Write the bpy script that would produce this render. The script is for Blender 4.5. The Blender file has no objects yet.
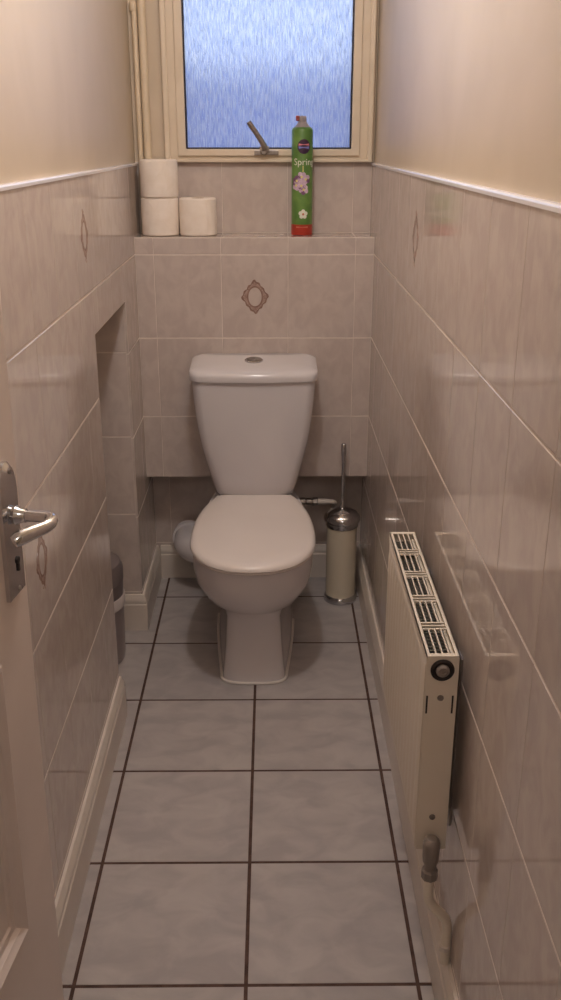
import bpy, bmesh, math, random
from mathutils import Vector, Matrix
random.seed(7)
S = bpy.context.scene
C = S.collection

# ------------------------------------------------------------------ camera
CAM_H, FPX = 1.45, 945.0
cam = bpy.data.cameras.new('camera')
cam.sensor_fit = 'VERTICAL'; cam.sensor_height = 36.0; cam.lens = FPX / 1000.0 * 36.0
cam.clip_start = 0.02; cam.clip_end = 100
co = bpy.data.objects.new('camera', cam); C.objects.link(co)
co.location = (0, 0, CAM_H)
pitch = math.atan(360.0 / FPX); yaw = math.atan(8.5 / (FPX / math.cos(pitch)))
co.rotation_euler = (math.pi / 2 - pitch, 0, -yaw)
S.camera = co

# ------------------------------------------------------------------ view, world, lamps
S.view_settings.view_transform = 'Standard'
S.view_settings.look = 'None'
S.view_settings.gamma = 1.0
S.view_settings.use_curve_mapping = False
S.view_settings.exposure = 0.0
S.cycles.max_bounces = 10
S.cycles.diffuse_bounces = 6
S.cycles.glossy_bounces = 5
S.cycles.transmission_bounces = 6
S.cycles.sample_clamp_indirect = 4.0

w = bpy.data.worlds.new('dusk_sky'); S.world = w; w.use_nodes = True
bg = w.node_tree.nodes['Background']
bg.inputs[0].default_value = (0.64, 0.77, 1.0, 1); bg.inputs[1].default_value = 1.95

def lamp(name, loc, power, color, radius):
    l = bpy.data.lights.new(name, 'POINT'); l.energy = power; l.color = color; l.shadow_soft_size = radius
    o = bpy.data.objects.new(name, l); C.objects.link(o); o.location = loc
    return o
lamp('ceiling_bulb', (-0.05, 1.62, 2.28), 20.5, (1.0, 0.945, 0.935), 0.045)
lamp('hall_bulb', (-0.1, -0.45, 2.2), 7.5, (1.0, 0.945, 0.93), 0.08)

# ------------------------------------------------------------------ materials
def srgb(r, g, b):
    f = lambda c: c / 12.92 if c <= 0.04045 else ((c + 0.055) / 1.055) ** 2.4
    return (f(r / 255), f(g / 255), f(b / 255), 1)
def mat(name, color, rough=0.5, metal=0.0, spec=0.5):
    m = bpy.data.materials.new(name); m.use_nodes = True
    p = m.node_tree.nodes['Principled BSDF']
    p.inputs['Base Color'].default_value = color if len(color) == 4 else (*color, 1)
    p.inputs['Roughness'].default_value = rough; p.inputs['Metallic'].default_value = metal
    p.inputs['Specular IOR Level'].default_value = spec
    return m
def nodes(m):
    nt = m.node_tree
    def new(t, **kw):
        n = nt.nodes.new(t)
        for k, v in kw.items(): setattr(n, k, v)
        return n
    return nt, new, nt.links.new, nt.nodes['Principled BSDF']
def noise_color(m, c1, c2, scale, detail=4, lo=0.35, hi=0.65, stretch=(1, 1, 1), per_object=True, bump=None, jitter=0.0):
    """blotchy two-tone colour, shifted per object, with optional bump (scale, strength, distance, stretch)"""
    nt, new, link, p = nodes(m)
    tc = new('ShaderNodeTexCoord'); oi = new('ShaderNodeObjectInfo')
    sc = new('ShaderNodeVectorMath', operation='SCALE'); sc.inputs[0].default_value = (37.1, 53.7, 19.3)
    link(oi.outputs['Random'], sc.inputs['Scale'])
    add = new('ShaderNodeVectorMath', operation='ADD')
    link(tc.outputs['Object'], add.inputs[0])
    if per_object: link(sc.outputs[0], add.inputs[1])
    mp = new('ShaderNodeMapping'); mp.inputs['Scale'].default_value = stretch
    link(add.outputs[0], mp.inputs[0])
    nz = new('ShaderNodeTexNoise'); nz.inputs['Scale'].default_value = scale; nz.inputs['Detail'].default_value = detail
    nz.inputs['Distortion'].default_value = 0.6
    link(mp.outputs[0], nz.inputs['Vector'])
    rp = new('ShaderNodeValToRGB')
    rp.color_ramp.elements[0].position = lo; rp.color_ramp.elements[0].color = c1
    rp.color_ramp.elements[1].position = hi; rp.color_ramp.elements[1].color = c2
    link(nz.outputs['Fac'], rp.inputs[0])
    out = rp.outputs[0]
    if jitter:
        hsv = new('ShaderNodeHueSaturation')
        mr = new('ShaderNodeMapRange'); mr.inputs['To Min'].default_value = 1 - jitter; mr.inputs['To Max'].default_value = 1 + jitter
        link(oi.outputs['Random'], mr.inputs[0]); link(mr.outputs[0], hsv.inputs['Value']); link(out, hsv.inputs['Color'])
        out = hsv.outputs[0]
    link(out, p.inputs['Base Color'])
    if bump:
        bs, st, dist, bst = bump
        mp2 = new('ShaderNodeMapping'); mp2.inputs['Scale'].default_value = bst; link(add.outputs[0], mp2.inputs[0])
        n2 = new('ShaderNodeTexNoise'); n2.inputs['Scale'].default_value = bs; n2.inputs['Detail'].default_value = 2
        link(mp2.outputs[0], n2.inputs['Vector'])
        b = new('ShaderNodeBump'); b.inputs['Strength'].default_value = st; b.inputs['Distance'].default_value = dist
        link(n2.outputs['Fac'], b.inputs['Height']); link(b.outputs[0], p.inputs['Normal'])
    return m

M = {}
M['tile'] = noise_color(mat('glazed_wall_tile', (1, 1, 1), 0.022, 0, 0.6), srgb(194, 181, 175), srgb(204, 192, 185), 26, 5, 0.38, 0.62,
                        (1, 0.7, 1), bump=(1.0, 0.045, 0.003, (170, 12, 1)), jitter=0.006)
M['grout'] = noise_color(mat('pale_wall_grout', (1, 1, 1), 0.8), srgb(216, 205, 196), srgb(226, 216, 207), 30, per_object=False)
M['floor_tile'] = noise_color(mat('grey_floor_tile', (1, 1, 1), 0.38, 0, 0.4), srgb(168, 162, 162), srgb(186, 180, 178), 11, 14, 0.36, 0.66,
                              (1, 1.5, 1), bump=(20, 0.05, 0.004, (1, 1, 1)), jitter=0.02)
M['floor_grout'] = noise_color(mat('dark_floor_grout', (1, 1, 1), 0.85), srgb(72, 52, 46), srgb(95, 72, 64), 40, per_object=False)
M['paint'] = noise_color(mat('cream_wall_paint', (1, 1, 1), 0.36, 0, 0.5), srgb(202, 187, 166), srgb(211, 196, 176), 3, 3, per_object=False,
                         bump=(9, 0.06, 0.01, (1, 1, 1)))
M['ceiling'] = noise_color(mat('ceiling_paint', (1, 1, 1), 0.8), srgb(226, 216, 200), srgb(232, 222, 208), 3, per_object=False)
M['gloss_white'] = noise_color(mat('white_gloss_wood', (1, 1, 1), 0.28), srgb(214, 204, 194), srgb(222, 213, 204), 6)
M['door'] = noise_color(mat('door_white_gloss', (1, 1, 1), 0.35), srgb(214, 202, 196), srgb(222, 210, 204), 5)
M['frame'] = noise_color(mat('window_frame_paint', (1, 1, 1), 0.4), srgb(216, 201, 180), srgb(224, 210, 190), 8)
M['pipe'] = noise_color(mat('painted_pipe', (1, 1, 1), 0.4), srgb(214, 198, 172), srgb(222, 206, 182), 12)
M['trim'] = mat('white_tile_trim', srgb(238, 238, 246), 0.06)
M['ceramic'] = noise_color(mat('white_ceramic', (1, 1, 1), 0.12, 0, 0.5), srgb(216, 212, 215), srgb(221, 217, 219), 4)
M['seat'] = noise_color(mat('white_seat_plastic', (1, 1, 1), 0.22, 0, 0.5), srgb(233, 225, 221), srgb(237, 229, 225), 4)
M['sealant'] = mat('white_sealant', srgb(225, 218, 212), 0.5)
M['chrome'] = noise_color(mat('chrome', (1, 1, 1), 0.10, 1.0), (0.58, 0.58, 0.60, 1), (0.66, 0.66, 0.68, 1), 10)
M['dull_metal'] = noise_color(mat('dull_metal', (1, 1, 1), 0.38, 1.0), (0.30, 0.27, 0.25, 1), (0.42, 0.38, 0.35, 1), 40)
M['brass_nut'] = noise_color(mat('valve_plastic', (1, 1, 1), 0.4), srgb(128, 118, 112), srgb(140, 130, 123), 25)
M['dark'] = mat('dark_gap', srgb(44, 36, 34), 0.7)
M['gasket'] = mat('black_gasket', srgb(30, 26, 34), 0.6)
M['rad'] = noise_color(mat('radiator_enamel', (1, 1, 1), 0.3), srgb(222, 212, 196), srgb(228, 218, 203), 6)
M['fin'] = noise_color(mat('radiator_fin', (1, 1, 1), 0.5), srgb(205, 192, 180), srgb(212, 200, 188), 6)
M['cream_plastic'] = noise_color(mat('cream_enamel', (1, 1, 1), 0.25), srgb(210, 200, 180), srgb(216, 207, 188), 6)
M['paper'] = noise_color(mat('tissue_paper', (1, 1, 1), 0.9, 0, 0.1), srgb(240, 229, 217), srgb(246, 236, 226), 30, bump=(160, 0.15, 0.002, (1, 1, 1)))
M['card'] = mat('cardboard_core', srgb(150, 120, 90), 0.9)
M['bin'] = noise_color(mat('bin_grey', (1, 1, 1), 0.3, 0.3), srgb(150, 140, 140), srgb(160, 150, 150), 8)
M['bin_dark'] = noise_color(mat('bin_lid_dark', (1, 1, 1), 0.35), srgb(112, 102, 102), srgb(122, 112, 112), 8)
M['bin_band'] = noise_color(mat('bin_band', (1, 1, 1), 0.3), srgb(205, 197, 195), srgb(212, 204, 202), 8)
M['motif'] = noise_color(mat('motif_brown_print', (1, 1, 1), 0.15), srgb(138, 110, 100), srgb(160, 132, 120), 60)
M['motif_pink'] = noise_color(mat('motif_pink_print', (1, 1, 1), 0.15), srgb(166, 140, 130), srgb(182, 156, 146), 60)
M['green'] = noise_color(mat('can_green', (1, 1, 1), 0.3), srgb(82, 122, 56), srgb(112, 148, 76), 16, 4, 0.4, 0.65)
M['red'] = mat('can_red', srgb(170, 52, 36), 0.35)
M['red_pale'] = mat('can_red_pale', srgb(196, 120, 96), 0.35)
M['badge'] = mat('can_badge', srgb(62, 36, 66), 0.35)
M['badge_pink'] = mat('can_badge_pink', srgb(214, 130, 140), 0.35)
M['badge_blue'] = mat('can_badge_blue', srgb(120, 130, 200), 0.35)
M['print_white'] = mat('can_print_white', srgb(226, 226, 214), 0.35)
M['petal'] = noise_color(mat('can_petal', (1, 1, 1), 0.4), srgb(190, 160, 190), srgb(220, 200, 214), 80)
M['petal2'] = mat('can_petal_dark', srgb(120, 82, 120), 0.4)
M['yellow'] = mat('can_yellow', srgb(228, 218, 130), 0.4)
M['nozzle'] = mat('can_nozzle_grey', srgb(150, 142, 146), 0.4)
M['nozzle_red'] = mat('can_nozzle_red', srgb(140, 62, 58), 0.4)
M['outside'] = noise_color(mat('backdrop_blue', (1, 1, 1), 0.9), srgb(128, 130, 172), srgb(148, 150, 188), 2, per_object=False)  # bluish tone of the made-up backdrop behind the pane
M['ground'] = noise_color(mat('outside_ground', (1, 1, 1), 0.9), srgb(110, 112, 108), srgb(130, 130, 126), 2, per_object=False)

def glass():
    m = bpy.data.materials.new('rain_pattern_glass'); m.use_nodes = True
    nt, new, link, p = nodes(m)
    tc = new('ShaderNodeTexCoord')
    mp = new('ShaderNodeMapping'); mp.inputs['Scale'].default_value = (330, 1, 26); link(tc.outputs['Object'], mp.inputs[0])
    n = new('ShaderNodeTexNoise'); n.inputs['Scale'].default_value = 1.0; n.inputs['Detail'].default_value = 3; n.inputs['Distortion'].default_value = 0.0
    link(mp.outputs[0], n.inputs['Vector'])
    mp2 = new('ShaderNodeMapping'); mp2.inputs['Scale'].default_value = (150, 1, 110); link(tc.outputs['Object'], mp2.inputs[0])
    v = new('ShaderNodeTexVoronoi'); v.inputs['Scale'].default_value = 1.0; link(mp2.outputs[0], v.inputs['Vector'])
    lt = new('ShaderNodeMath', operation='LESS_THAN'); lt.inputs[1].default_value = 0.22; link(v.outputs['Distance'], lt.inputs[0])
    ad = new('ShaderNodeMath', operation='MULTIPLY_ADD'); ad.inputs[1].default_value = 0.12; link(lt.outputs[0], ad.inputs[0]); link(n.outputs['Fac'], ad.inputs[2])
    b = new('ShaderNodeBump'); b.inputs['Strength'].default_value = 0.9; b.inputs['Distance'].default_value = 0.006
    link(ad.outputs[0], b.inputs['Height'])
    rp = new('ShaderNodeValToRGB'); rp.color_ramp.elements[0].position = 0.36; rp.color_ramp.elements[0].color = (0.58, 0.64, 0.86, 1)
    rp.color_ramp.elements[1].position = 0.66; rp.color_ramp.elements[1].color = (1, 1, 1, 1)
    link(ad.outputs[0], rp.inputs[0]); link(rp.outputs[0], p.inputs['Base Color']); p.inputs['Transmission Weight'].default_value = 1.0
    p.inputs['Roughness'].default_value = 0.2; p.inputs['IOR'].default_value = 1.45
    link(b.outputs[0], p.inputs['Normal'])
    tr = new('ShaderNodeBsdfTranslucent'); link(rp.outputs[0], tr.inputs[0]); link(b.outputs[0], tr.inputs['Normal'])
    mx = new('ShaderNodeMixShader'); mx.inputs[0].default_value = 0.30
    link(p.outputs[0], mx.inputs[1]); link(tr.outputs[0], mx.inputs[2])
    link(mx.outputs[0], nt.nodes['Material Output'].inputs['Surface'])
    return m
M['glass'] = glass()

# ------------------------------------------------------------------ helpers
def link_mesh(name, bm, material, parent=None, smooth=None, bevel=None):
    me = bpy.data.meshes.new(name); bmesh.ops.recalc_face_normals(bm, faces=bm.faces); bm.to_mesh(me); bm.free()
    o = bpy.data.objects.new(name, me); C.objects.link(o)
    mats = material if isinstance(material, (list, tuple)) else [material]
    for k in mats: me.materials.append(M[k])
    if smooth is not None:
        for f in me.polygons: f.use_smooth = True
        try:
            me.set_sharp_from_angle(angle=math.radians(smooth))
        except Exception: pass
    if bevel:
        md = o.modifiers.new('bevel', 'BEVEL'); md.width = bevel; md.segments = 2; md.limit_method = 'ANGLE'; md.angle_limit = math.radians(40)
    if parent: o.parent = parent
    return o
def tag(o, label, cat, group=None, kind=None):
    o['label'] = label; o['category'] = cat
    if group: o['group'] = group
    if kind: o['kind'] = kind
    return o
def thing(name, label, cat, loc=(0, 0, 0), rz=0, group=None, kind=None):
    o = bpy.data.objects.new(name, None); C.objects.link(o); o.location = loc; o.rotation_euler = (0, 0, rz)
    o.empty_display_size = 0.05
    return tag(o, label, cat, group, kind)
def bx(bm, x0, x1, y0, y1, z0, z1, mi=0):
    vs = [bm.verts.new((x, y, z)) for z in (z0, z1) for x, y in ((x0, y0), (x1, y0), (x1, y1), (x0, y1))]
    for idx in ((3, 2, 1, 0), (4, 5, 6, 7), (0, 1, 5, 4), (1, 2, 6, 5), (2, 3, 7, 6), (3, 0, 4, 7)):
        f = bm.faces.new([vs[i] for i in idx]); f.material_index = mi
    return vs
def box(name, x0, x1, y0, y1, z0, z1, material, parent=None, bevel=None):
    bm = bmesh.new(); bx(bm, x0, x1, y0, y1, z0, z1); return link_mesh(name, bm, material, parent, bevel=bevel)
def rings(bm, rr, close_ends=True, mi=0, closed=True):
    """rr: list of lists of points of equal length -> skinned surface"""
    vv = [[bm.verts.new(p) for p in r] for r in rr]
    n = len(vv[0])
    for a, b in zip(vv[:-1], vv[1:]):
        for i in range(n if closed else n - 1):
            j = (i + 1) % n
            f = bm.faces.new((a[i], a[j], b[j], b[i])); f.material_index = mi
    if close_ends:
        f = bm.faces.new(vv[0][::-1]); f.material_index = mi
        f = bm.faces.new(vv[-1]); f.material_index = mi
    return vv
def lathe(bm, prof, c=(0, 0, 0), n=32, mi=0, axis='z', cap=True):
    def pt(r, h, a):
        x, y = r * math.cos(a), r * math.sin(a)
        if axis == 'z': v = (x, y, h)
        elif axis == 'y': v = (x, h, y)
        else: v = (h, x, y)
        return (c[0] + v[0], c[1] + v[1], c[2] + v[2])
    rings(bm, [[pt(max(r, 1e-5), h, 2 * math.pi * i / n) for i in range(n)] for r, h in prof], cap, mi)
def tube(bm, pts, r, n=12, mi=0):
    pts = [Vector(p) for p in pts]; rr = []
    rad = r if isinstance(r, (list, tuple)) else [r] * len(pts)
    up = None
    for i, p in enumerate(pts):
        t = (pts[min(i + 1, len(pts) - 1)] - pts[max(i - 1, 0)]).normalized()
        if up is None:
            up = t.cross(Vector((0, 0, 1))) if abs(t.z) < 0.9 else t.cross(Vector((1, 0, 0)))
        a = (up - t * up.dot(t)).normalized(); b = t.cross(a); up = a
        rr.append([p + (a * math.cos(2 * math.pi * k / n) + b * math.sin(2 * math.pi * k / n)) * rad[i] for k in range(n)])
    rings(bm, rr, True, mi)
def prism(bm, poly, frm, to, axis, mi=0):
    """extrude a 2D polygon (u,v) from frm to to. axis 'x': (u,v)->(y,z); 'y': (u,v)->(x,z); 'z': (x,y)"""
    def P(u, v, t): return {'x': (t, u, v), 'y': (u, t, v), 'z': (u, v, t)}[axis]
    rings(bm, [[P(u, v, frm) for u, v in poly], [P(u, v, to) for u, v in poly]], True, mi)
def bez(p0, p1, p2, p3, n=10):
    P = [Vector(p) for p in (p0, p1, p2, p3)]
    return [P[0] * (1 - t) ** 3 + P[1] * 3 * t * (1 - t) ** 2 + P[2] * 3 * t * t * (1 - t) + P[3] * t ** 3 for t in [i / n for i in range(n + 1)]]

_tiles = {}
def tile_mesh(w_, h_, t, mk, ch=0.0008):
    key = (round(w_, 4), round(h_, 4), t, mk)
    if key not in _tiles:
        bm = bmesh.new(); a, b = w_ / 2, h_ / 2
        r0 = [(-a, -b, 0), (a, -b, 0), (a, b, 0), (-a, b, 0)]
        r1 = [(x, y, t - ch) for x, y, _ in r0]
        r2 = [(math.copysign(abs(x) - ch, x), math.copysign(abs(y) - ch, y), t) for x, y, _ in r0]
        rings(bm, [r0, r1, r2])
        bmesh.ops.recalc_face_normals(bm, faces=bm.faces)
        me = bpy.data.meshes.new('tile'); bm.to_mesh(me); bm.free(); me.materials.append(M[mk]); _tiles[key] = me
    return _tiles[key]
TILES = []
def put_tile(parent, center, ux, uy, w_, h_, t=0.006, mk='tile', name='tile', wobble=0.0012):
    o = bpy.data.objects.new(name, tile_mesh(w_, h_, t, mk)); C.objects.link(o)
    ux, uy = Vector(ux), Vector(uy); n = ux.cross(uy)
    m = Matrix((ux, uy, n)).transposed().to_4x4()
    r = Matrix.Rotation(random.uniform(-1, 1) * wobble, 4, 'X') @ Matrix.Rotation(random.uniform(-1, 1) * wobble, 4, 'Y')
    o.matrix_world = Matrix.Translation(center) @ m @ r
    o.parent = parent
    TILES.append(o); return o
def joints(a, b, org, pitch, minw=0.012):
    k = math.ceil((a - org) / pitch + 1e-6); out = [a]
    while org + k * pitch < b - 1e-6:
        out.append(org + k * pitch); k += 1
    out.append(b)
    if len(out) > 2 and out[1] - out[0] < minw: out.pop(1)
    if len(out) > 2 and out[-1] - out[-2] < minw: out.pop(-2)
    return out
def tile_rect(parent, us, vs, fn, ux, uy, gap=0.0039, ugap=0.0009, **kw):
    """us, vs joint lists; fn(u, v) -> 3D centre"""
    res = []
    for u0, u1 in zip(us[:-1], us[1:]):
        for v0, v1 in zip(vs[:-1], vs[1:]):
            res.append(put_tile(parent, fn((u0 + u1) / 2, (v0 + v1) / 2), ux, uy, u1 - u0 - (gap if gap > 0.004 else ugap), v1 - v0 - gap, **kw))
    return res

def structure(o, label, cat): return tag(o, label, cat, kind='structure')

# ------------------------------------------------------------------ room dimensions (metres, camera stands over the origin)
XL, XR = -0.410, 0.304          # tile faces of the side walls
YB = 3.05                       # tile face of the back wall
YBOX = 2.90                     # front of the boxed-in ledge
ZT = 1.38                       # top of the tiling
ZLEDGE, ZBOX = 1.18, 0.426
A0, A1, AZ = 2.18, 2.665, 1.028  # alcove opening in the left wall
AX = -0.86
T = 0.006; G = 0.0010          # tile thickness, grout recess
HALL_Y0, CEIL = -1.0, 2.42
DOOR_Y = 0.36                   # line of the doorway
ROWS = [0.0, 0.13, 0.38, 0.63, 0.88, 1.13, 1.38]

# ---- floor
bm = bmesh.new(); bx(bm, -1.3, 1.3, HALL_Y0 - 0.1, YB + 0.1, -0.12, -0.0012)
floor = structure(link_mesh('floor', bm, 'floor_grout'), 'grey marbled square floor tiles with dark brown grout', 'floor')
FX, FY, FP = -0.0525, 1.305, 0.316
def rows_between(a, b, org, p): return joints(a, b, org, p, 0.004)
for x0, x1, y0, y1 in ((AX, XR + 0.006, DOOR_Y, YB + 0.006),):
    tile_rect(floor, rows_between(x0, x1, FX, FP), rows_between(y0, y1, FY, FP), lambda u, v: (u, v, -0.0065),
              (1, 0, 0), (0, 1, 0), gap=0.0072, mk='floor_tile', t=0.0065, wobble=0.0006)
tile_rect(floor, rows_between(-1.0, 1.0, FX, FP), rows_between(HALL_Y0, DOOR_Y, FY, FP), lambda u, v: (u, v, -0.0065),
          (1, 0, 0), (0, 1, 0), gap=0.0072, mk='floor_tile', t=0.0065, wobble=0.0006)

# ---- left wall with the alcove opening (grout core below, paint above)
bm = bmesh.new()
def core(bm, x0, x1, y0, y1, z0, z1, paint_x=0.0, side=0):
    """box split at the tiling line: slot 0 grout, slot 1 paint"""
    if z0 < ZT: bx(bm, x0, x1, y0, y1, z0, min(z1, ZT), 0)
    if z1 > ZT: bx(bm, x0 - (paint_x if side > 0 else 0), x1 + (paint_x if side < 0 else 0), y0, y1, max(z0, ZT), z1, 1)
core(bm, XL - T - 0.10, XL - G, DOOR_Y, A0 - G, 0, CEIL, -0.006, -1)
core(bm, XL - T - 0.10, XL - G, A0 - G, A1 + G, AZ + G, CEIL, -0.006, -1)
core(bm, XL - T - 0.10, XL - G, A1 + G, YB + 0.12, 0, CEIL, -0.006, -1)
bx(bm, AX - 0.1, AX - G, A0 - 0.16, A1 + 0.12, 0, AZ + 0.1, 0)                 # alcove far side
bx(bm, AX - T, XL - T - 0.10, A1 + G, A1 + 0.12, 0, AZ + 0.1, 0)               # alcove end
bx(bm, AX - T, XL - T - 0.10, A0 - 0.16, A0 - 0.06, 0, AZ + 0.1, 0)
bx(bm, AX - T, XL - T - 0.10, A0 - 0.16, A1 + 0.12, AZ + G, AZ + 0.1, 1)
wall_left = structure(link_mesh('wall_left', bm, ['grout', 'paint']), 'left wall with glossy beige tiles below cream paint and a low alcove', 'wall')
JL = 2.135 + 0.10075; PL = 0.2015
UX, UY = (0, 1, 0), (0, 0, 1)
lf = lambda u, v: (XL - T, u, v)
left_top = tile_rect(wall_left, joints(DOOR_Y + 0.06, YB, JL, PL), [1.13, ZT], lf, UX, UY)
left_main = tile_rect(wall_left, joints(DOOR_Y + 0.06, A0, JL, PL), ROWS[:-1], lf, UX, UY)
tile_rect(wall_left, joints(A0, A1, JL, PL), [AZ, 1.13], lf, UX, UY)
tile_rect(wall_left, [A1, 2.83, YB], [0.0, 0.13, 0.38, 0.63, 0.88, 1.13], lf, UX, UY)
tile_rect(wall_left, joints(AX, XL - T, XL - T, 0.2015), [0, 0.13, 0.39, 0.635, 0.885, AZ], lambda u, v: (u, A1 + T, v), (1, 0, 0), (0, 0, 1))
tile_rect(wall_left, joints(A0 - 0.06, A1, A1, 0.2015), [0, 0.13, 0.39, 0.635, 0.885, AZ], lambda u, v: (AX - T, u, v), UX, UY)

# ---- right wall
bm = bmesh.new(); core(bm, XR + G, XR + T + 0.10, DOOR_Y, YB + 0.12, 0, CEIL, -0.006, 1)
wall_right = structure(link_mesh('wall_right', bm, ['grout', 'paint']), 'right wall with glossy beige tiles below cream paint, behind the radiator', 'wall')
JR = 2.07 + 0.10075
right_tiles = tile_rect(wall_right, joints(DOOR_Y + 0.06, YB, JR, PL), ROWS, lambda u, v: (XR + T, u, v), (0, -1, 0), UY)

# ---- back wall around the window
WX0, WX1, WZ0, WZ1 = -0.318, 0.298, 1.388, 2.16
bm = bmesh.new()
bx(bm, XL - T, XR + T, YB + G, YB + 0.12, 0, WZ0, 0)
bx(bm, XL - T, WX0, YB + 0.002, YB + 0.12, WZ0, CEIL, 1)
bx(bm, WX1, XR + T, YB + 0.002, YB + 0.12, WZ0, CEIL, 1)
bx(bm, WX0, WX1, YB + 0.002, YB + 0.12, WZ1, CEIL, 1)
wall_back = structure(link_mesh('wall_back', bm, ['grout', 'paint']), 'back wall with a row of beige tiles under the window', 'wall')
CX = -0.053
COLS = [XL, CX - 0.302, CX - 0.1005, CX + 0.1005, CX + 0.302, XR]
bxn, bzn = (1, 0, 0), (0, 0, 1)
tile_rect(wall_back, COLS, [ZLEDGE, WZ0], lambda u, v: (u, YB + T, v), bxn, bzn, ugap=0.0018)
tile_rect(wall_back, COLS, [0.0, 0.13, 0.38, ZBOX + 0.02], lambda u, v: (u, YB + T, v), bxn, bzn, ugap=0.0018)

# ---- boxed-in ledge behind the cistern
bm = bmesh.new(); bx(bm, XL, XR, YBOX + G, YB, ZBOX + 0.001, ZLEDGE - G)
ledge = structure(link_mesh('wall_ledge', bm, 'grout'), 'tiled boxed-in ledge across the back wall behind the toilet cistern', 'ledge')
box_tiles = tile_rect(ledge, COLS, [ZBOX, 0.63, 0.88, 1.13, ZLEDGE], lambda u, v: (u, YBOX + T, v), bxn, bzn, ugap=0.0018)
tile_rect(ledge, COLS, [YBOX + T * 0.3, YB], lambda u, v: (u, v, ZLEDGE - T), (1, 0, 0), (0, 1, 0))

# ---- printed motifs on the decor tiles: a diamond frame round an oval
def motif(tile):
    bm = bmesh.new(); z0, z1 = 0.006, 0.0064
    def ring2(outer, inner, mi):
        n = len(outer)
        rr = [[(x, y, z0) for x, y in outer], [(x, y, z1) for x, y in outer], [(x, y, z1) for x, y in inner], [(x, y, z0) for x, y in inner]]
        vv = rings(bm, rr, False, mi)
    def dia(s, k=1.0):
        pts = []
        for i in range(48):
            a = 2 * math.pi * i / 48
            p = 1.15; c, sn = math.cos(a), math.sin(a)
            r = 1 / (abs(c) ** p + abs(sn) ** p) ** (1 / p)
            sc = 1 + 0.055 * math.sin(a * 12) * k
            pts.append((0.042 * s * r * c * sc, 0.052 * s * r * sn * sc))
        return pts
    def oval(a_, b_): return [(a_ * math.cos(2 * math.pi * i / 48), b_ * math.sin(2 * math.pi * i / 48)) for i in range(48)]
    ring2(dia(1.0), dia(0.86, 0.4), 0)
    ring2(dia(0.84, 0.4), oval(0.0245, 0.0325), 1)
    ring2(oval(0.0245, 0.0325), oval(0.020, 0.028), 0)
    for i, (x, y) in enumerate(((0, 0.040), (0, -0.040), (0.031, 0), (-0.031, 0), (0.018, 0.026), (-0.018, 0.026), (0.018, -0.026), (-0.018, -0.026))):
        for k in (0, 1):
            r = 0.006 - 0.0025 * k
            cx, cy = x * (1.0 + 0.0 * k), y
            ring2([(cx + (r) * math.cos(t * math.pi / 8), cy + r * math.sin(t * math.pi / 8)) for t in range(16)],
                  [(cx + (r - .0015) * math.cos(t * math.pi / 8), cy + (r - .0015) * math.sin(t * math.pi / 8)) for t in range(16)], 0)
    for s in (1, -1):
        pts = [(s * (-0.010 + 0.004 * k), s * (0.053 + 0.004 * math.sin(k * 1.1))) for k in range(6)]
        vv = [(x, y - 0.0022) for x, y in pts]; 
        ring2([*pts, *vv[::-1]], [((x + 0) * 0.999, y * 0.999) for x, y in [*pts, *vv[::-1]]], 0)
    o = link_mesh('motif', bm, ['motif', 'motif_pink']); o.parent = tile; o['label'] = 'brown printed diamond motif round an oval'
    return o
def nearest(ts, p): return min(ts, key=lambda o: (o.matrix_world.translation - Vector(p)).length if o.parent else 9)
bpy.context.view_layer.update()
for ts, p in ((box_tiles, (CX, YBOX, 1.0)), (left_top, (XL, 2.135, 1.255)), (left_main, (XL, 1.53, 0.755)), (right_tiles, (XR, 2.07, 1.255))):
    motif(nearest(ts, p))

# ---- ceiling, doorway, hall
structure(box('ceiling', -1.3, 1.3, HALL_Y0 - 0.1, YB + 0.12, CEIL, CEIL + 0.08, 'ceiling'), 'pale painted ceiling over the narrow room', 'ceiling')
bm = bmesh.new()
bx(bm, -1.3, XL - T - 0.0, DOOR_Y - 0.10, DOOR_Y, 0, CEIL); bx(bm, XR + T, 1.3, DOOR_Y - 0.10, DOOR_Y, 0, CEIL)
bx(bm, XL - T, XR + T, DOOR_Y - 0.10, DOOR_Y, 2.06, CEIL)
structure(link_mesh('wall_front', bm, 'paint'), 'cream front wall around the doorway', 'wall')
bm = bmesh.new()
bx(bm, -1.3, 1.3, HALL_Y0 - 0.1, HALL_Y0, 0, CEIL); bx(bm, -1.3, -1.2, HALL_Y0, DOOR_Y - 0.1, 0, CEIL); bx(bm, 1.2, 1.3, HALL_Y0, DOOR_Y - 0.1, 0, CEIL)
structure(link_mesh('wall_hall', bm, 'paint'), 'cream hallway walls behind the doorway', 'wall')

# ---- trims on top of the tiling
def trim(name, x_wall, s, label):
    bm = bmesh.new()
    poly = [(x_wall - s * 0.008, ZT - 0.002), (x_wall + s * 0.0025, ZT - 0.002), (x_wall + s * 0.0028, ZT + 0.003), (x_wall + s * 0.0018, ZT + 0.0052), (x_wall - s * 0.0005, ZT + 0.006), (x_wall - s * 0.0068, ZT + 0.0064), (x_wall - s * 0.008, ZT + 0.0064)]
    prism(bm, poly, DOOR_Y + 0.06, YB, 'y'); structure(link_mesh(name, bm, 'trim'), label, 'trim')
trim('trim_1', XL, 1, 'white edging strip along the top of the left wall tiles')
trim('trim_2', XR, -1, 'white edging strip along the top of the right wall tiles')

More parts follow.
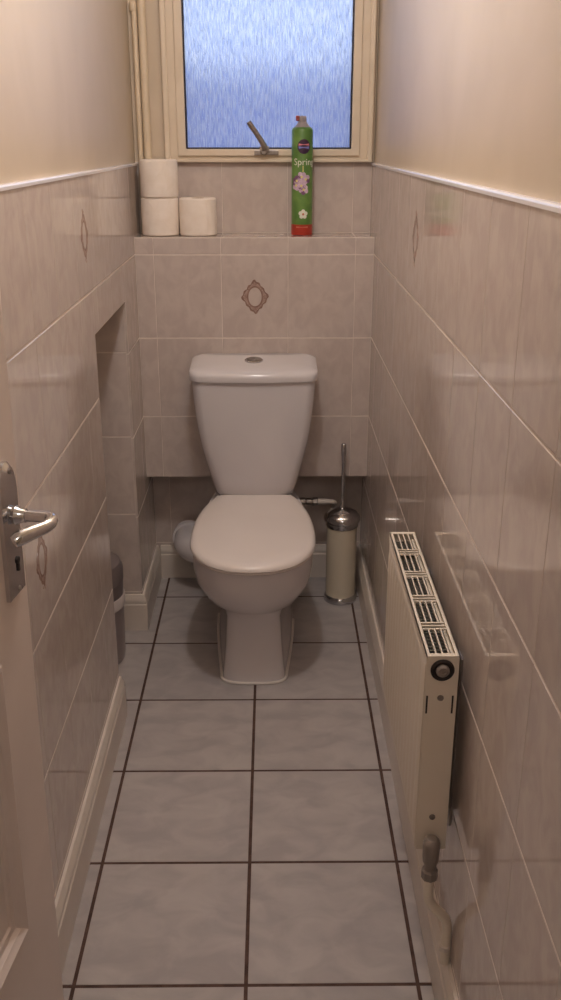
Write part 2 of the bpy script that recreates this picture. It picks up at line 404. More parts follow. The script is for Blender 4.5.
# ---- skirtings: profile (depth from wall, height)
SK = [(0, 0), (0.015, 0), (0.015, 0.088), (0.0125, 0.092), (0.0135, 0.098), (0.0125, 0.106), (0.008, 0.113), (0.006, 0.120), (0, 0.121)]
def skirting(name, path, normals, label):
    """path: list of (x, y) on the wall face; profile is offset along the mitred normals"""
    bm = bmesh.new()
    rings(bm, [[(p[0] + n[0] * d, p[1] + n[1] * d, h) for d, h in SK] for p, n in zip(path, normals)], True)
    return structure(link_mesh(name, bm, 'gloss_white', smooth=30), label, 'skirting board')
skirting('baseboard_left', [(XL, DOOR_Y + 0.06), (XL, A0)], [(1, 0), (1, 0)], 'white skirting board with moulded top along the left wall')
skirting('baseboard_alcove', [(AX, A1), (XL, A1), (XL, YB)], [(0, -1), (1, -1), (1, 0)], 'white skirting board wrapping the corner beyond the bin')
skirting('baseboard_back', [(XL + 0.0152, YB), (XR - 0.0152, YB)], [(0, -1), (0, -1)], 'white skirting board along the back wall behind the toilet')
skirting('baseboard_right', [(XR, DOOR_Y + 0.06), (XR, YB)], [(-1, 0), (-1, 0)], 'white skirting board along the right wall under the radiator')

# ---- window
win = thing('window_1', 'cream painted window with rain-patterned obscure glass', 'window', kind='structure')
def frame_rect(name, x0, x1, z0, z1, wx, wzb, wzt, y0, y1, material, parent, bevel=0.003):
    bm = bmesh.new()
    prof_o = [(x0, z0), (x1, z0), (x1, z1), (x0, z1)]; prof_i = [(x0 + wx, z0 + wzb), (x1 - wx, z0 + wzb), (x1 - wx, z1 - wzt), (x0 + wx, z1 - wzt)]
    rr = [[(x, y0, z) for x, z in prof_o], [(x, y0, z) for x, z in prof_i], [(x, y1, z) for x, z in prof_i], [(x, y1, z) for x, z in prof_o]]
    vv = rings(bm, rr + [rr[0]], False); bmesh.ops.remove_doubles(bm, verts=bm.verts, dist=1e-6)
    return link_mesh(name, bm, material, parent, bevel=bevel)
frame_rect('frame', WX0, WX1, WZ0, WZ1, 0.037, 0.020, 0.035, 3.040, 3.115, 'frame', win)
frame_rect('frame_bead', WX0 - 0.004, WX1 + 0.004, WZ0 - 0.001, WZ1 + 0.004, 0.016, 0.008, 0.016, 3.028, 3.0395, 'frame', win)
sash = frame_rect('sash', WX0 + 0.034, WX1 - 0.034, WZ0 + 0.0165, WZ1 - 0.034, 0.025, 0.020, 0.03, 3.032, 3.075, 'frame', win)
GX0, GX1, GZ0, GZ1 = WX0 + 0.059, WX1 - 0.059, WZ0 + 0.0365, WZ1 - 0.064
frame_rect('gasket', GX0 - 0.0005, GX1 + 0.0005, GZ0 - 0.0005, GZ1 + 0.0005, 0.005, 0.005, 0.005, 3.043, 3.058, 'gasket', sash, bevel=None)
box('pane', GX0, GX1, 3.052, 3.056, GZ0, GZ1, 'glass', sash)
# fastener on the bottom rail
fast = bpy.data.objects.new('window_fastener', None); C.objects.link(fast); fast.parent = win
bm = bmesh.new()
bx(bm, -0.053, 0.019, 3.024, 3.032, WZ0 + 0.020, WZ0 + 0.033); lathe(bm, [(0.009, -0.020), (0.010, -0.004), (0.010, 0.0)], (-0.024, 3.026, WZ0 + 0.030), 20, axis='y')
bx(bm, -0.036, -0.008, 3.006, 3.026, WZ0 + 0.030, WZ0 + 0.045)
o = link_mesh('fastener_base', bm, 'dull_metal', win, bevel=0.0015); o['label'] = 'tarnished metal fastener plate'
bm = bmesh.new()
tube(bm, bez((-0.018, 3.008, WZ0 + 0.036), (-0.030, 3.004, WZ0 + 0.060), (-0.050, 3.000, WZ0 + 0.085), (-0.069, 2.996, WZ0 + 0.112)), [0.0095, 0.009, 0.0088, 0.0085, 0.0082, 0.008, 0.008, 0.008, 0.008, 0.008, 0.0075], 12)
link_mesh('fastener_lever', bm, 'dull_metal', win, smooth=50)
bpy.data.objects.remove(fast)

# ---- outside
structure(box('ground_outside', -12, 12, YB + 0.12, 30, -0.5, -0.4, 'ground'), 'ground outside the window', 'ground')
structure(box('backdrop_outside', -8, 8, 6.0, 6.2, -0.4, 1.84, 'outside'), 'made-up bluish backdrop outside, darkening the lower obscure glass', 'wall')  # made-up backdrop, added so the lower pane looks darker than the sky

# ---- door, opened inward against the left wall
DW, DT = 0.715, 0.036
door_dir = math.atan2(1.0, 0.12)   # the leaf hangs slightly out of plumb
hinge = Vector((-0.331, 1.10, 0)) - Vector((math.cos(door_dir), math.sin(door_dir), 0)) * DW
door = thing('door_1', 'white panelled door standing open along the left wall', 'door', hinge, door_dir, kind='structure'); door.rotation_euler = (0.0155, 0, door_dir)
# door local frame: x along the width to the free edge, -y is the visible face
STI, PB0, PB1, PU0, PU1 = 0.105, 0.450, 0.86, 1.06, 1.90
def door_slab():
    bm = bmesh.new(); y0, y1 = 0.0, DT
    xs = [0, STI, DW - STI, DW]; zs = [0.012, PB0, PB1, PU0, PU1, 1.99]
    for i in range(3):
        for j in range(5):
            if i == 1 and j in (1, 3): bx(bm, xs[1], xs[2], y0 + 0.012, y1 - 0.012, zs[j], zs[j + 1])
            else: bx(bm, xs[i], xs[i + 1], y0, y1, zs[j], zs[j + 1])
    bmesh.ops.remove_doubles(bm, verts=bm.verts, dist=1e-5)
    return link_mesh('door_leaf', bm, 'door', door)
door_slab()
def moulding(z0, z1):
    prof = [(0.0, 0.012), (0.0, -0.004), (0.005, -0.0055), (0.009, -0.002), (0.014, 0.001), (0.018, 0.007), (0.026, 0.0085), (0.028, 0.012)]
    bm = bmesh.new(); x0, x1 = STI, DW - STI
    rr = [[(x0 + d, y, z0 + d) for d, y in prof], [(x1 - d, y, z0 + d) for d, y in prof], [(x1 - d, y, z1 - d) for d, y in prof], [(x0 + d, y, z1 - d) for d, y in prof]]
    rings(bm, rr + [rr[0]], False); bmesh.ops.remove_doubles(bm, verts=bm.verts, dist=1e-6)
    link_mesh('panel_moulding', bm, 'door', door, smooth=25)
moulding(PB0, PB1); moulding(PU0, PU1)
# handle: backplate with shaped top, lever, keyhole
hx, hz = DW - 0.044, 1.010
bm = bmesh.new()
def plate_outline(s=1.0):
    a, b = 0.0215 * s, 0.086 - (1 - s) * 0.03
    pts = [(-a, -b), (a, -b), (a, b * 0.55)]
    for i in range(1, 12):
        t = math.pi * i / 12
        pts.append((a * 0.96 * math.cos(t), b * 0.62 + (b * 0.40) * math.sin(t)))
    pts.append((-a, b * 0.55)); return pts
rings(bm, [[(hx + x, 0.0, hz + z) for x, z in plate_outline()], [(hx + x, -0.005, hz + z) for x, z in plate_outline()], [(hx + x, -0.0095, hz + z) for x, z in plate_outline(0.82)]])
plate = link_mesh('handle_plate', bm, 'chrome', door, smooth=25)
plate['label'] = 'polished chrome backplate with a rounded top'
bm = bmesh.new(); lathe(bm, [(0.0105, 0.0), (0.012, -0.004), (0.0095, -0.010), (0.0085, -0.016)], (hx, -0.0095, hz + 0.021), 20, axis='y')
link_mesh('lever_collar', bm, 'chrome', plate, smooth=40)
bm = bmesh.new()
pts = [(hx, -0.012, hz + 0.021), (hx, -0.030, hz + 0.021), (hx - 0.001, -0.046, hz + 0.021)] + \
      bez((hx - 0.002, -0.052, hz + 0.021), (hx - 0.004, -0.062, hz + 0.021), (hx - 0.014, -0.062, hz + 0.020), (hx - 0.024, -0.057, hz + 0.018), 6) + \
      bez((hx - 0.028, -0.053, hz + 0.017), (hx - 0.037, -0.045, hz + 0.016), (hx - 0.047, -0.037, hz + 0.014), (hx - 0.054, -0.030, hz + 0.010), 6)
rad = [0.0075] * 3 + [0.0078] * 7 + [0.0082, 0.0085, 0.0088, 0.009, 0.009, 0.0088, 0.007]
tube(bm, pts, rad, 16); link_mesh('lever', bm, 'chrome', plate, smooth=60)
bm = bmesh.new(); lathe(bm, [(0.0045, -0.0088), (0.0045, -0.0112), (0.003, -0.0118)], (hx, 0, hz - 0.038), 16, axis='y'); bx(bm, hx - 0.0018, hx + 0.0018, -0.0112, -0.009, hz - 0.052, hz - 0.038)
link_mesh('keyhole', bm, 'dark', plate)
for zz in (0.076, -0.076):
    bm = bmesh.new(); lathe(bm, [(0.0035, -0.0085), (0.0035, -0.0103), (0.0015, -0.0112)], (hx, 0, hz + zz), 12, axis='y'); link_mesh('screw', bm, 'dull_metal', plate, smooth=40)

# ---- painted pipes beside the window
bm = bmesh.new(); tube(bm, [(-0.3955, 3.038, ZLEDGE), (-0.3955, 3.038, 1.80)], 0.0078, 14)
pp = link_mesh('heating_pipe', bm, 'pipe', smooth=50); tag(pp, 'thin cream painted pipe in the corner, ending in a collar beside the window', 'pipe')
bm = bmesh.new(); lathe(bm, [(0.009, 0), (0.0105, 0.003), (0.0105, 0.022), (0.008, 0.026)], (-0.3975, 3.038, 1.795), 20); link_mesh('collar', bm, 'pipe', pp, smooth=40)
bm = bmesh.new(); tube(bm, [(-0.3735, 3.0375, ZLEDGE), (-0.3735, 3.0375, CEIL)], 0.0118, 16)
tag(link_mesh('heating_pipe', bm, 'pipe', smooth=50), 'thicker cream painted pipe rising between the corner pipe and window', 'pipe')

# ------------------------------------------------------------------ toilet
TX = -0.0565
toilet = thing('toilet', 'white close-coupled ceramic toilet with its lid closed', 'toilet', (TX, 2.6, 0))
def outline(front, back, ymax, hw, hwb, nf=2.2, z=0.0, N=20, hwf=None):
    """half outline mirrored: superellipse nose to the widest point, then easing to the back"""
    R = []
    for i in range(N + 1):
        a = (math.pi / 2) * i / N
        R.append((hw * math.sin(a) ** (2 / nf), ymax - (ymax - front) * math.cos(a) ** (2 / nf)))
    for i in range(1, 11):
        t = i / 10
        R.append((hw + (hwb - hw) * (t ** 2.5 if hwb < hw else math.sin(math.pi * t / 2)), ymax + (back - ymax) * t))
    pts = [(x, y - 2.6, z) for x, y in R] + [(-x, y - 2.6, z) for x, y in R[:0:-1]]
    return pts
secs = [  # z, front, back, ymax, hw, hwb, n
    (0.000, 2.336, 2.80, 2.385, 0.090, 0.118, 3.0), (0.006, 2.336, 2.80, 2.385, 0.090, 0.118, 3.0), (0.03, 2.342, 2.80, 2.39, 0.086, 0.113, 3.2),
    (0.10, 2.352, 2.80, 2.40, 0.080, 0.107, 3.4), (0.19, 2.358, 2.80, 2.41, 0.076, 0.104, 3.2), (0.212, 2.350, 2.80, 2.43, 0.084, 0.106, 2.8),
    (0.228, 2.332, 2.80, 2.45, 0.102, 0.110, 2.4), (0.252, 2.303, 2.80, 2.45, 0.132, 0.118, 2.25), (0.28, 2.278, 2.81, 2.45, 0.149, 0.122, 2.2),
    (0.31, 2.258, 2.82, 2.43, 0.160, 0.126, 2.2), (0.35, 2.248, 2.84, 2.42, 0.1655, 0.128, 2.2), (0.385, 2.244, 2.87, 2.42, 0.167, 0.128, 2.2), (0.395, 2.246, 2.87, 2.42, 0.165, 0.127, 2.2)]
bm = bmesh.new()
rings(bm, [outline(f - (0.008 if z > 0.25 else 0), b, ym, hw, hwb, n, z * (0.98 if z > 0.2 else 1)) for z, f, b, ym, hw, hwb, n in secs])
link_mesh('pan', bm, 'ceramic', toilet, smooth=50)
# platform under the cistern
bm = bmesh.new()
def rrect(hw, y0, y1, z, r=0.02, bow=0.0, n=6):
    pts = []
    for cx, cy, a0 in ((hw - r, y0 + r, -90), (hw - r, y1 - r, 0), (-hw + r, y1 - r, 90), (-hw + r, y0 + r, 180)):
        for i in range(n + 1):
            a = math.radians(a0 + 90 * i / n); x, y = cx + r * math.cos(a), cy + r * math.sin(a)
            pts.append([x, y])
    # subdivide the front for bowing
    out = []
    m = len(pts)
    for i in range(m):
        out.append(pts[i])
        if i == m - 1:
            x0, x1 = pts[-1][0], pts[0][0]
            for k in range(1, 10): out.append([x0 + (x1 - x0) * k / 10, y0])
    for p in out:
        if p[1] < y0 + r + 1e-6: p[1] -= bow * max(0, 1 - (p[0] / hw) ** 2)
    return [(x, y - 2.6, z) for x, y in out]
rings(bm, [rrect(0.118, 2.742, 2.874, 0.38, 0.03), rrect(0.110, 2.745, 2.87, 0.4188, 0.03)])
link_mesh('cistern_platform', bm, 'ceramic', toilet, smooth=40)
# cistern body
bm = bmesh.new()
cs = [(0.419, 0.116, 2.752), (0.424, 0.121, 2.746), (0.48, 0.135, 2.735), (0.53, 0.148, 2.727), (0.58, 0.1595, 2.720), (0.63, 0.168, 2.715), (0.68, 0.1745, 2.711), (0.736, 0.1795, 2.708), (0.788, 0.183, 2.706)]
rings(bm, [rrect(hw, y0, 2.885, z, 0.028, 0.012) for z, hw, y0 in cs])
link_mesh('cistern', bm, 'ceramic', toilet, smooth=45)
# cistern lid
bm = bmesh.new()
ls = [(0.7885, 0.184, 2.704, .03), (0.791, 0.1885, 2.700, .03), (0.820, 0.190, 2.698, .03), (0.829, 0.1885, 2.701, .03), (0.835, 0.180, 2.708, .028), (0.838, 0.165, 2.722, .025), (0.8405, 0.10, 2.76, .02)]
rings(bm, [rrect(hw, y0, 2.888 - max(0, (z - 0.829)) * 1.2 - (0.03 if z > .839 else 0), z, r, 0.016) for z, hw, y0, r in ls])
for v in bm.verts:
    if v.co.z > 0.80: v.co.z -= 0.016 * max(0, (2.888 - 2.6 - v.co.y) / 0.19)
lid = link_mesh('cistern_lid', bm, 'ceramic', toilet, smooth=40)
def on_lid(bm):
    for v in bm.verts:
        v.co.x *= 1.08; v.co.z -= 0.0842 * (0.288 - v.co.y)
bm = bmesh.new(); lathe(bm, [(0.0255, 0.836), (0.0255, 0.8435), (0.022, 0.846), (0.0205, 0.8445)], (0, 0.192, 0), 28); on_lid(bm)
btn = link_mesh('flush_button', bm, 'chrome', lid, smooth=40); btn['label'] = 'chrome dual flush button'
for sgn in (1, -1):
    bm = bmesh.new()
    lathe(bm, [(0.0195, 0.8446), (0.0195, 0.8470), (0.0175, 0.8478)], (0, 0.192, 0), 24)
    bmesh.ops.bisect_plane(bm, geom=bm.verts[:] + bm.edges[:] + bm.faces[:], plane_co=(0.0008 * sgn + 0.003, 0, 0), plane_no=(sgn, 0, 0), clear_inner=True)
    bmesh.ops.holes_fill(bm, edges=bm.edges[:]); on_lid(bm)
    link_mesh('button_half', bm, 'dull_metal', lid, smooth=40)
# seat ring and lid
bm = bmesh.new()
rings(bm, [outline(2.232, 2.735, 2.43, 0.165, 0.120, 2.25, 0.388), outline(2.226, 2.735, 2.43, 0.169, 0.120, 2.25, 0.392), outline(2.228, 2.735, 2.43, 0.168, 0.120, 2.25, 0.398)])
link_mesh('seat_ring', bm, 'seat', toilet, smooth=40)
bm = bmesh.new()
rings(bm, [outline(f - 0.008, 2.737, 2.43, hw, hwb, 2.25, z - 0.008) for f, hw, hwb, z in ((2.240, 0.164, 0.116, 0.4075), (2.228, 0.171, 0.121, 0.409), (2.221, 0.175, 0.122, 0.414), (2.222, 0.1745, 0.122, 0.420), (2.2265, 0.1715, 0.121, 0.4255), (2.235, 0.165, 0.117, 0.4295), (2.248, 0.154, 0.110, 0.4315), (2.29, 0.12, 0.09, 0.4330))])
link_mesh('seat_lid', bm, 'seat', toilet, smooth=45)
for s in (-1, 1):
    bm = bmesh.new(); tube(bm, [(s * 0.075 - 0.022, 0.135, 0.403), (s * 0.075 + 0.022, 0.135, 0.403)], 0.009, 14); link_mesh('hinge', bm, 'chrome', toilet, smooth=50)
# sealant bead round the foot
pts = [Vector((x * 1.02, y - 0.002, 0.003)) for x, y, z in outline(2.333, 2.80, 2.385, 0.092, 0.119, 3.0, 0.0)]
half = len(pts) // 2; seq = pts[half + 2:] + pts[:half + 1 - 2]
bm = bmesh.new(); tube(bm, seq, 0.0045, 8); link_mesh('sealant_bead', bm, 'sealant', toilet, smooth=60)

# soil pipe behind the pan
bm = bmesh.new()
tube(bm, [(TX, 2.8015, 0.165), (TX, 2.835, 0.165)] + bez((TX - 0.01, 2.865, 0.165), (TX - 0.04, 2.91, 0.165), (TX - 0.21, 2.86, 0.165), (TX - 0.232, 2.96, 0.165), 14) + [(TX - 0.234, 3.0, 0.165), (TX - 0.234, 3.034, 0.165)], 0.050, 24)
sp = link_mesh('soil_pipe', bm, 'ceramic', smooth=50); tag(sp, 'white plastic soil pipe bending from behind the toilet pan to the back wall', 'pipe')
bm = bmesh.new(); lathe(bm, [(0.0515, -0.026), (0.057, -0.024), (0.057, 0.0), (0.0515, 0.002)], (TX - 0.234, 3.030, 0.165), 28, axis='y'); link_mesh('pipe_collar', bm, 'ceramic', sp, smooth=40)

# water supply to the cistern
sup = thing('water_supply_pipe', 'chrome and white water supply pipe under the right side of the cistern', 'pipe', (0.1, 2.93, 0.304))
bm = bmesh.new(); tube(bm, [(-0.10, 0, 0.026), (0.045, 0, 0.024)], 0.0085, 14); link_mesh('metal_pipe', bm, 'dull_metal', sup, smooth=50)
for x, r in ((-0.022, 0.0150), (-0.002, 0.0135), (0.018, 0.0125), (0.040, 0.0155)):
    bm = bmesh.new(); lathe(bm, [(r * .8, -0.009), (r, -0.007), (r, 0.007), (r * .8, 0.009)], (x, 0, 0.025), 8, axis='x'); link_mesh('nut', bm, 'dull_metal', sup, smooth=30)
bm = bmesh.new(); tube(bm, [(0.048, 0, 0.024), (0.075, 0, 0.024)] + bez((0.085, 0, 0.024), (0.105, 0, 0.024), (0.108, 0.02, 0.012), (0.108, 0.05, -0.005), 8) + [(0.108, 0.118, -0.04)], [0.0105, 0.0095] + [0.008] * 10, 14); link_mesh('white_pipe', bm, 'gloss_white', sup, smooth=50)

# ------------------------------------------------------------------ toilet brush
br = thing('toilet_brush', 'toilet brush in a cream cylinder holder with chrome lid and base', 'toilet brush', (0.2255, 2.868, 0))
bm = bmesh.new(); lathe(bm, [(0.052, 0.0), (0.0555, 0.002), (0.0555, 0.016), (0.053, 0.021), (0.0505, 0.024)], n=40); link_mesh('base_rim', bm, 'chrome', br, smooth=40)
bm = bmesh.new(); lathe(bm, [(0.0495, 0.018), (0.0495, 0.285)], n=40); link_mesh('holder', bm, 'cream_plastic', br, smooth=40)
bm = bmesh.new(); lathe(bm, [(0.051, 0.268), (0.053, 0.270), (0.053, 0.284), (0.0585, 0.288), (0.0595, 0.294), (0.0575, 0.303), (0.050, 0.313), (0.036, 0.322), (0.016, 0.329), (0.011, 0.331)], n=40); link_mesh('lid', bm, 'chrome', br, smooth=50)
bm = bmesh.new(); lathe(bm, [(0.010, 0.329), (0.010, 0.336), (0.0065, 0.344), (0.0058, 0.36), (0.0058, 0.503), (0.0082, 0.510), (0.0090, 0.53), (0.0090, 0.545), (0.006, 0.549)], n=20); link_mesh('handle', bm, 'chrome', br, smooth=50)

# ------------------------------------------------------------------ radiator
RX0, RX1, RY0, RY1, RZ0, RZ1 = 0.232, 0.285, 1.262, 1.752, 0.340, 0.713
rad_ = thing('radiator', 'cream enamelled panel radiator with slotted top grille on the right wall', 'radiator', (0, 0, 0))
# front panel with shallow vertical flutes
bm = bmesh.new()
prof = []; n = 14; L = RY1 - RY0 - 0.016; y = RY0 + 0.008
ps = []
for k in range(n):
    a = y + L * k / n; p = L / n
    ps += [(RX0 + 0.0022, a), (RX0 + 0.0022, a + p * 0.12), (RX0, a + p * 0.26), (RX0, a + p * 0.74), (RX0 + 0.0022, a + p * 0.88)]
ps.append((RX0 + 0.0022, y + L))
inner = [(x + 0.006, yy) for x, yy in ps]
loop = ps + inner[::-1]
def lvl(z, dx=0.0): return [(x + dx, yy, z) for x, yy in loop]
flat = [(RX0 + 0.0022, yy) for x, yy in ps]
def lvf(z, d=0.0): return [(RX0 + 0.0022 + d, yy, z) for x, yy in ps] + [(RX0 + 0.0082, yy, z) for x, yy in ps][::-1]
rings(bm, [lvf(RZ0, 0.003), lvf(RZ0 + 0.010), lvf(RZ0 + 0.022), lvl(RZ0 + 0.034), lvl(RZ1 - 0.045), lvf(RZ1 - 0.033), lvf(RZ1 - 0.018), lvf(RZ1 - 0.012, 0.003)])
link_mesh('front_panel', bm, 'rad', rad_, smooth=35)
box('back_panel', RX1 - 0.008, RX1 - 0.002, RY0 + 0.008, RY1 - 0.008, RZ0, RZ1 - 0.012, 'rad', rad_, 0.002)
# convector fins between the panels
bm = bmesh.new(); nf = 40
pp_ = []
for k in range(nf):
    a = RY0 + 0.02 + (RY1 - RY0 - 0.04) * k / nf; p = (RY1 - RY0 - 0.04) / nf
    pp_ += [(RX0 + 0.0085, a), (RX1 - 0.0125, a + p * 0.2), (RX1 - 0.0125, a + p * 0.5), (RX0 + 0.0085, a + p * 0.7)]
q = [(x + 0.001, yy + 0.0015) for x, yy in pp_]
rings(bm, [[(x, yy, z) for x, yy in pp_ + q[::-1]] for z in (RZ0 + 0.03, RZ1 - 0.008)])
link_mesh('convector_fins', bm, 'fin', rad_)
# top grille: rim, five bays of four slots, double cross slots between them
bm = bmesh.new(); gx0, gx1, gz0, gz1 = RX0 + 0.0025, RX1, RZ1 - 0.003, RZ1
bx(bm, gx0, gx0 + 0.0055, RY0, RY1, gz0, gz1); bx(bm, gx1 - 0.0055, gx1, RY0, RY1, gz0, gz1)
bx(bm, gx0 - 0.0, gx0 + 0.0012, RY0, RY1, RZ1 - 0.016, RZ1); bx(bm, gx1 - 0.0012, gx1, RY0, RY1, RZ1 - 0.016, RZ1)
xi0, xi1 = gx0 + 0.0055, gx1 - 0.0055
bay = (RY1 - RY0) / 5
def cross(a, b): bx(bm, xi0, xi1, a, b, gz0, gz1)
cross(RY0, RY0 + 0.009); cross(RY1 - 0.009, RY1)
for k in range(1, 5):
    c = RY0 + bay * k
    for d in (-0.0120, -0.0016, 0.0088): cross(c + d, c + d + 0.0032)
for k in range(5):
    a = RY0 + bay * k + (0.009 if k == 0 else 0.0125); b = RY0 + bay * (k + 1) - (0.009 if k == 4 else 0.0125)
    for j in range(1, 4):
        c = xi0 + (xi1 - xi0) * j / 4; bx(bm, c - 0.0010, c + 0.0010, a, b, gz0, gz1)
link_mesh('top_grille', bm, 'rad', rad_)
# end panels
for yy, s in ((RY0, -1), (RY1, 1)):
    ya, yb = (yy, yy + 0.002) if s < 0 else (yy - 0.002, yy)
    ep = box('end_panel', RX0 + 0.003, RX1, ya, yb, RZ0 + 0.006, RZ1 - 0.0032, 'rad', rad_, 0.0008)
    xm = (RX0 + RX1) / 2 + 0.001
    bm = bmesh.new(); y = RY0 if s < 0 else RY1
    lathe(bm, [(0.0185, 0.0), (0.0185, s * 0.002), (0.0155, s * 0.0035), (0.0125, s * 0.0015)], (xm, y, RZ1 - 0.024), 28, axis='y'); link_mesh('plug_ring', bm, 'dark', rad_, smooth=40)
    bm = bmesh.new(); lathe(bm, [(0.0105, 0.0), (0.0105, s * 0.005), (0.0075, s * 0.008), (0.004, s * 0.008), (0.003, s * 0.006)], (xm, y, RZ1 - 0.024), 20, axis='y'); link_mesh('bleed_plug', bm, 'brass_nut', rad_, smooth=40)
    for zz in (RZ1 - 0.074, RZ0 + 0.072):
        bm = bmesh.new(); lathe(bm, [(0.0052, 0.0), (0.0048, s * 0.0018), (0.002, s * 0.0024)], (xm, y, zz), 16, axis='y'); link_mesh('screw', bm, 'dull_metal', ep, smooth=40)
    for xs in (RX0 + 0.0065, RX1 - 0.0065):
        box('slot', xs - 0.0014, xs + 0.0014, y + min(0, s * 0.0006), y + max(0, s * 0.0006), RZ1 - 0.102, RZ1 - 0.070, 'dark', ep)
for yy in (RY0 + 0.07, RY1 - 0.10):
    bm = bmesh.new(); bx(bm, RX1 - 0.002, XR - 0.0005, yy, yy + 0.004, RZ0 + 0.03, RZ1 - 0.05); bx(bm, XR - 0.003, XR - 0.0005, yy - 0.012, yy + 0.016, RZ0 + 0.005, RZ1 - 0.04)
    link_mesh('bracket', bm, 'dull_metal', rad_)
# lockshield valve at the near bottom corner
vx, vy = (RX0 + RX1) / 2 - 0.001, RY0 - 0.020
bm = bmesh.new(); lathe(bm, [(0.0085, 0.0), (0.0125, 0.003), (0.0135, 0.012), (0.0142, 0.040), (0.0125, 0.046), (0.009, 0.050)], (vx, vy, 0.336), 24); valve = link_mesh('valve_cap', bm, 'brass_nut', rad_, smooth=40)
bm = bmesh.new(); lathe(bm, [(0.010, 0.0), (0.0138, 0.003), (0.0138, 0.018), (0.0105, 0.021)], (vx, vy, 0.303), 8)
link_mesh('valve_union', bm, 'brass_nut', rad_, smooth=30)
bm = bmesh.new(); lathe(bm, [(0.0100, 0.0), (0.0105, 0.014)], (vx, vy, 0.323), 16)
link_mesh('valve_neck', bm, 'brass_nut', rad_, smooth=30)
bm = bmesh.new(); lathe(bm, [(0.008, 0.0), (0.008, 0.03)], (vx, vy + 0.009, 0.352), 14, axis='y')
link_mesh('valve_nut', bm, 'brass_nut', rad_, smooth=30)
bm = bmesh.new(); tube(bm, [(vx, vy, 0.3035), (vx, vy, 0.282)] + bez((vx, vy, 0.27), (vx, vy, 0.235), (XR - 0.010, vy, 0.235), (XR - 0.010, vy, 0.195), 8) + [(XR - 0.010, vy, 0.16), (XR - 0.010, vy, 0.1205)], 0.0085, 16)
rp = link_mesh('radiator_pipe', bm, 'rad', smooth=50); tag(rp, 'white painted pipe dropping from the radiator valve into the skirting board', 'pipe')
bm = bmesh.new(); lathe(bm, [(0.0078, 0), (0.0105, 0.001), (0.0105, 0.011), (0.0078, 0.012)], (XR - 0.012, vy, 0.150), 18); link_mesh('pipe_collar', bm, 'gloss_white', rp, smooth=40)

# ------------------------------------------------------------------ pedal bin in the alcove
bin_ = thing('waste_bin', 'grey round waste bin with dark lid and pale band in the alcove', 'bin', (-0.533, 2.475, 0))
bm = bmesh.new(); lathe(bm, [(0.078, 0.0), (0.086, 0.008), (0.091, 0.03), (0.096, 0.185)], n=40); link_mesh('body', bm, 'bin', bin_, smooth=40)
bm = bmesh.new(); lathe(bm, [(0.0965, 0.183), (0.100, 0.186), (0.1005, 0.215), (0.0975, 0.219)], n=40); link_mesh('band', bm, 'bin_band', bin_, smooth=40)
bm = bmesh.new(); lathe(bm, [(0.0965, 0.217), (0.097, 0.262), (0.099, 0.264), (0.099, 0.300), (0.092, 0.318), (0.075, 0.330), (0.04, 0.337), (0.005, 0.339)], n=40); link_mesh('lid', bm, 'bin_dark', bin_, smooth=30)

# ------------------------------------------------------------------ toilet rolls
def roll(x, y, z, rz, label, v):
    r0, h = 0.0560, 0.1085
    o = thing('toilet_roll', label, 'toilet roll', (x, y, z), rz, 'toilet rolls on the ledge')
    bm = bmesh.new()
    prof = [(0.021, 0.001), (0.051, 0.0), (0.055, 0.002), (r0, 0.006), (r0 + 0.0006, h / 2), (r0, h - 0.006), (0.055, h - 0.002), (0.051, h), (0.021, h - 0.001)]
    lathe(bm, prof + [prof[0]], n=48, cap=False); bmesh.ops.remove_doubles(bm, verts=bm.verts, dist=1e-6)
    link_mesh('paper', bm, 'paper', o, smooth=50)
    bm = bmesh.new(); lathe(bm, [(0.0212, 0.0015), (0.0212, h - 0.0015), (0.0198, h - 0.0015), (0.0198, 0.0015), (0.0212, 0.0015)], n=32, cap=False); link_mesh('core', bm, 'card', o, smooth=40)
    # folded end sheet: a slanted edge lying over the roll
    bm = bmesh.new(); rr = []
    R = r0 + 0.0022
    for i in range(13):
        t = i / 12; a = -math.pi / 2 + v * (-0.5 + 1.0 * t)
        zt = 0.004 + (h - 0.008) * (1 - t); zb = 0.004
        rr.append([(R * math.cos(a), R * math.sin(a), zb), (R * math.cos(a), R * math.sin(a), zt + 0.0005), ((R - .001) * math.cos(a), (R - .001) * math.sin(a), zt + 0.0005), ((R - .001) * math.cos(a), (R - .001) * math.sin(a), zb)])
    rings(bm, rr, True); link_mesh('end_sheet', bm, 'paper', o, smooth=40)
roll(-0.3385, 2.979, ZLEDGE, 0.15, 'white toilet roll at the bottom of the stack, against the left wall', 1.3)
roll(-0.2240, 2.979, ZLEDGE, 0.9, 'single white toilet roll standing alone to the right of the stack', 0.7)
roll(-0.3370, 2.979, ZLEDGE + 0.1087, -0.1, 'white toilet roll on top of the stack beside the window', -1.2)

# ------------------------------------------------------------------ air freshener can
can = thing('air_freshener_can', 'tall green aerosol air freshener can with flowers and a red base on the ledge', 'aerosol can', (0.0895, 2.980, ZLEDGE))
CR = 0.0315
bm = bmesh.new(); lathe(bm, [(CR - 0.002, 0.003), (CR, 0.005), (CR, 0.296), (CR - 0.0015, 0.301), (CR - 0.006, 0.305)], n=40); link_mesh('body', bm, 'green', can, smooth=40)
bm = bmesh.new(); lathe(bm, [(CR - 0.003, 0.0), (CR + 0.0004, 0.002), (CR + 0.0004, 0.032)], n=40); band = link_mesh('red_band', bm, 'red', can, smooth=40)
bm = bmesh.new(); lathe(bm, [(CR - 0.007, 0.3045), (0.021, 0.308), (0.0165, 0.313), (0.0135, 0.318), (0.0125, 0.320)], n=32); link_mesh('collar', bm, 'nozzle', can, smooth=40)
bm = bmesh.new(); lathe(bm, [(0.0115, 0.319), (0.012, 0.321), (0.0115, 0.333), (0.008, 0.336)], n=24); link_mesh('nozzle', bm, 'nozzle', can, smooth=30)
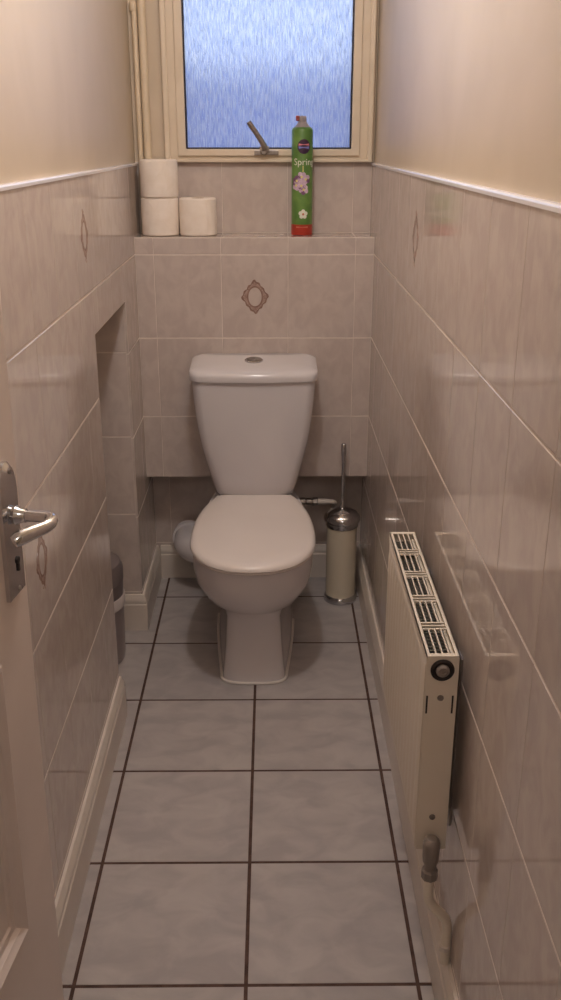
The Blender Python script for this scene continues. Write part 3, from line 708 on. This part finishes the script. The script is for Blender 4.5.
bm = bmesh.new(); bx(bm, -0.0195, -0.008, -0.0075, 0.0075, 0.322, 0.3365); link_mesh('nozzle_tip', bm, 'nozzle_red', can, bevel=0.002)
def wrap(o_mesh_pts, d): return [((CR + d) * math.sin(x / CR), -(CR + d) * math.cos(x / CR), z) for x, z in o_mesh_pts]
def print_shape(name, pts, material, d=0.0006, parent=can, fill=True):
    """outline (x, z) fanned from its centre and wrapped on the can"""
    bm = bmesh.new(); cx = sum(p[0] for p in pts) / len(pts); cz = sum(p[1] for p in pts) / len(pts)
    rr = []
    for s in (1.0, 0.66, 0.33, 0.02): rr.append(wrap([(cx + (x - cx) * s, cz + (z - cz) * s) for x, z in pts], d))
    rr = [wrap(pts, -0.0004)] + rr
    rings(bm, rr, False); bm.faces.new([v for v in list(bm.verts)[-len(pts):]])
    return link_mesh(name, bm, material, parent)
def ell(cx, cz, a, b, n=20): return [(cx + a * math.cos(2 * math.pi * i / n), cz + b * math.sin(2 * math.pi * i / n)) for i in range(n)]
badge = print_shape('badge', ell(0.004, 0.252, 0.0195, 0.0205), 'badge')
print_shape('badge_band', [(-0.012, 0.2545), (0.020, 0.2545), (0.019, 0.2605), (-0.011, 0.2605)], 'badge_pink', 0.0010, badge)
print_shape('badge_band', [(-0.011, 0.246), (0.019, 0.246), (0.020, 0.2530), (-0.012, 0.2530)], 'badge_blue', 0.0010, badge)
for (cx, cz) in ((-0.017, 0.157), (0.010, 0.161), (-0.003, 0.143), (-0.002, 0.168), (-0.019, 0.144), (0.004, 0.132)):
    dark = len(can.children) % 2
    fl = print_shape('flower', ell(cx, cz, 0.0035, 0.0035, 10), 'yellow', 0.0012)
    for k in range(5):
        a = 2 * math.pi * k / 5 + cx * 200
        print_shape('petal', ell(cx + 0.0085 * math.cos(a), cz + 0.0085 * math.sin(a), 0.0068, 0.0068, 10), 'petal2' if (k + dark) % 4 == 0 else 'petal', 0.0008, fl)
fl = print_shape('flower', ell(0.003, 0.062, 0.0035, 0.0035, 10), 'red_pale', 0.0012)
for k in range(5):
    a = 2 * math.pi * k / 5 + 0.3
    print_shape('petal', ell(0.003 + 0.008 * math.cos(a), 0.062 + 0.008 * math.sin(a), 0.0062, 0.0062, 10), 'print_white', 0.0008, fl)
print_shape('yellow_stem', [(0.0005, 0.182), (0.003, 0.182), (0.003, 0.199), (0.0005, 0.199)], 'yellow', 0.0007)  # narrow upright yellow print between lettering and flowers
print_shape('red_print', [(-0.018, 0.0225), (0.018, 0.0225), (0.018, 0.027), (-0.018, 0.027)], 'red_pale', 0.0010)
def lettering(text, cx, z, size, material):
    cu = bpy.data.curves.new('lettering', 'FONT'); cu.body = text; cu.size = size; cu.align_x = 'LEFT'; cu.resolution_u = 3
    t = bpy.data.objects.new('lettering', cu); C.objects.link(t)
    bpy.context.view_layer.update()
    me = bpy.data.meshes.new_from_object(t.evaluated_get(bpy.context.evaluated_depsgraph_get()))
    bpy.data.objects.remove(t)
    bm = bmesh.new(); bm.from_mesh(me); bpy.data.meshes.remove(me)
    bmesh.ops.subdivide_edges(bm, edges=bm.edges[:], cuts=1)
    for v in bm.verts:
        x, zz = v.co.x + cx, v.co.y + z
        v.co = ((CR + 0.0009) * math.sin(x / CR), -(CR + 0.0009) * math.cos(x / CR), zz)
    return link_mesh('lettering', bm, material, can)
lettering('Spring', -0.027, 0.201, 0.0265, 'print_white')
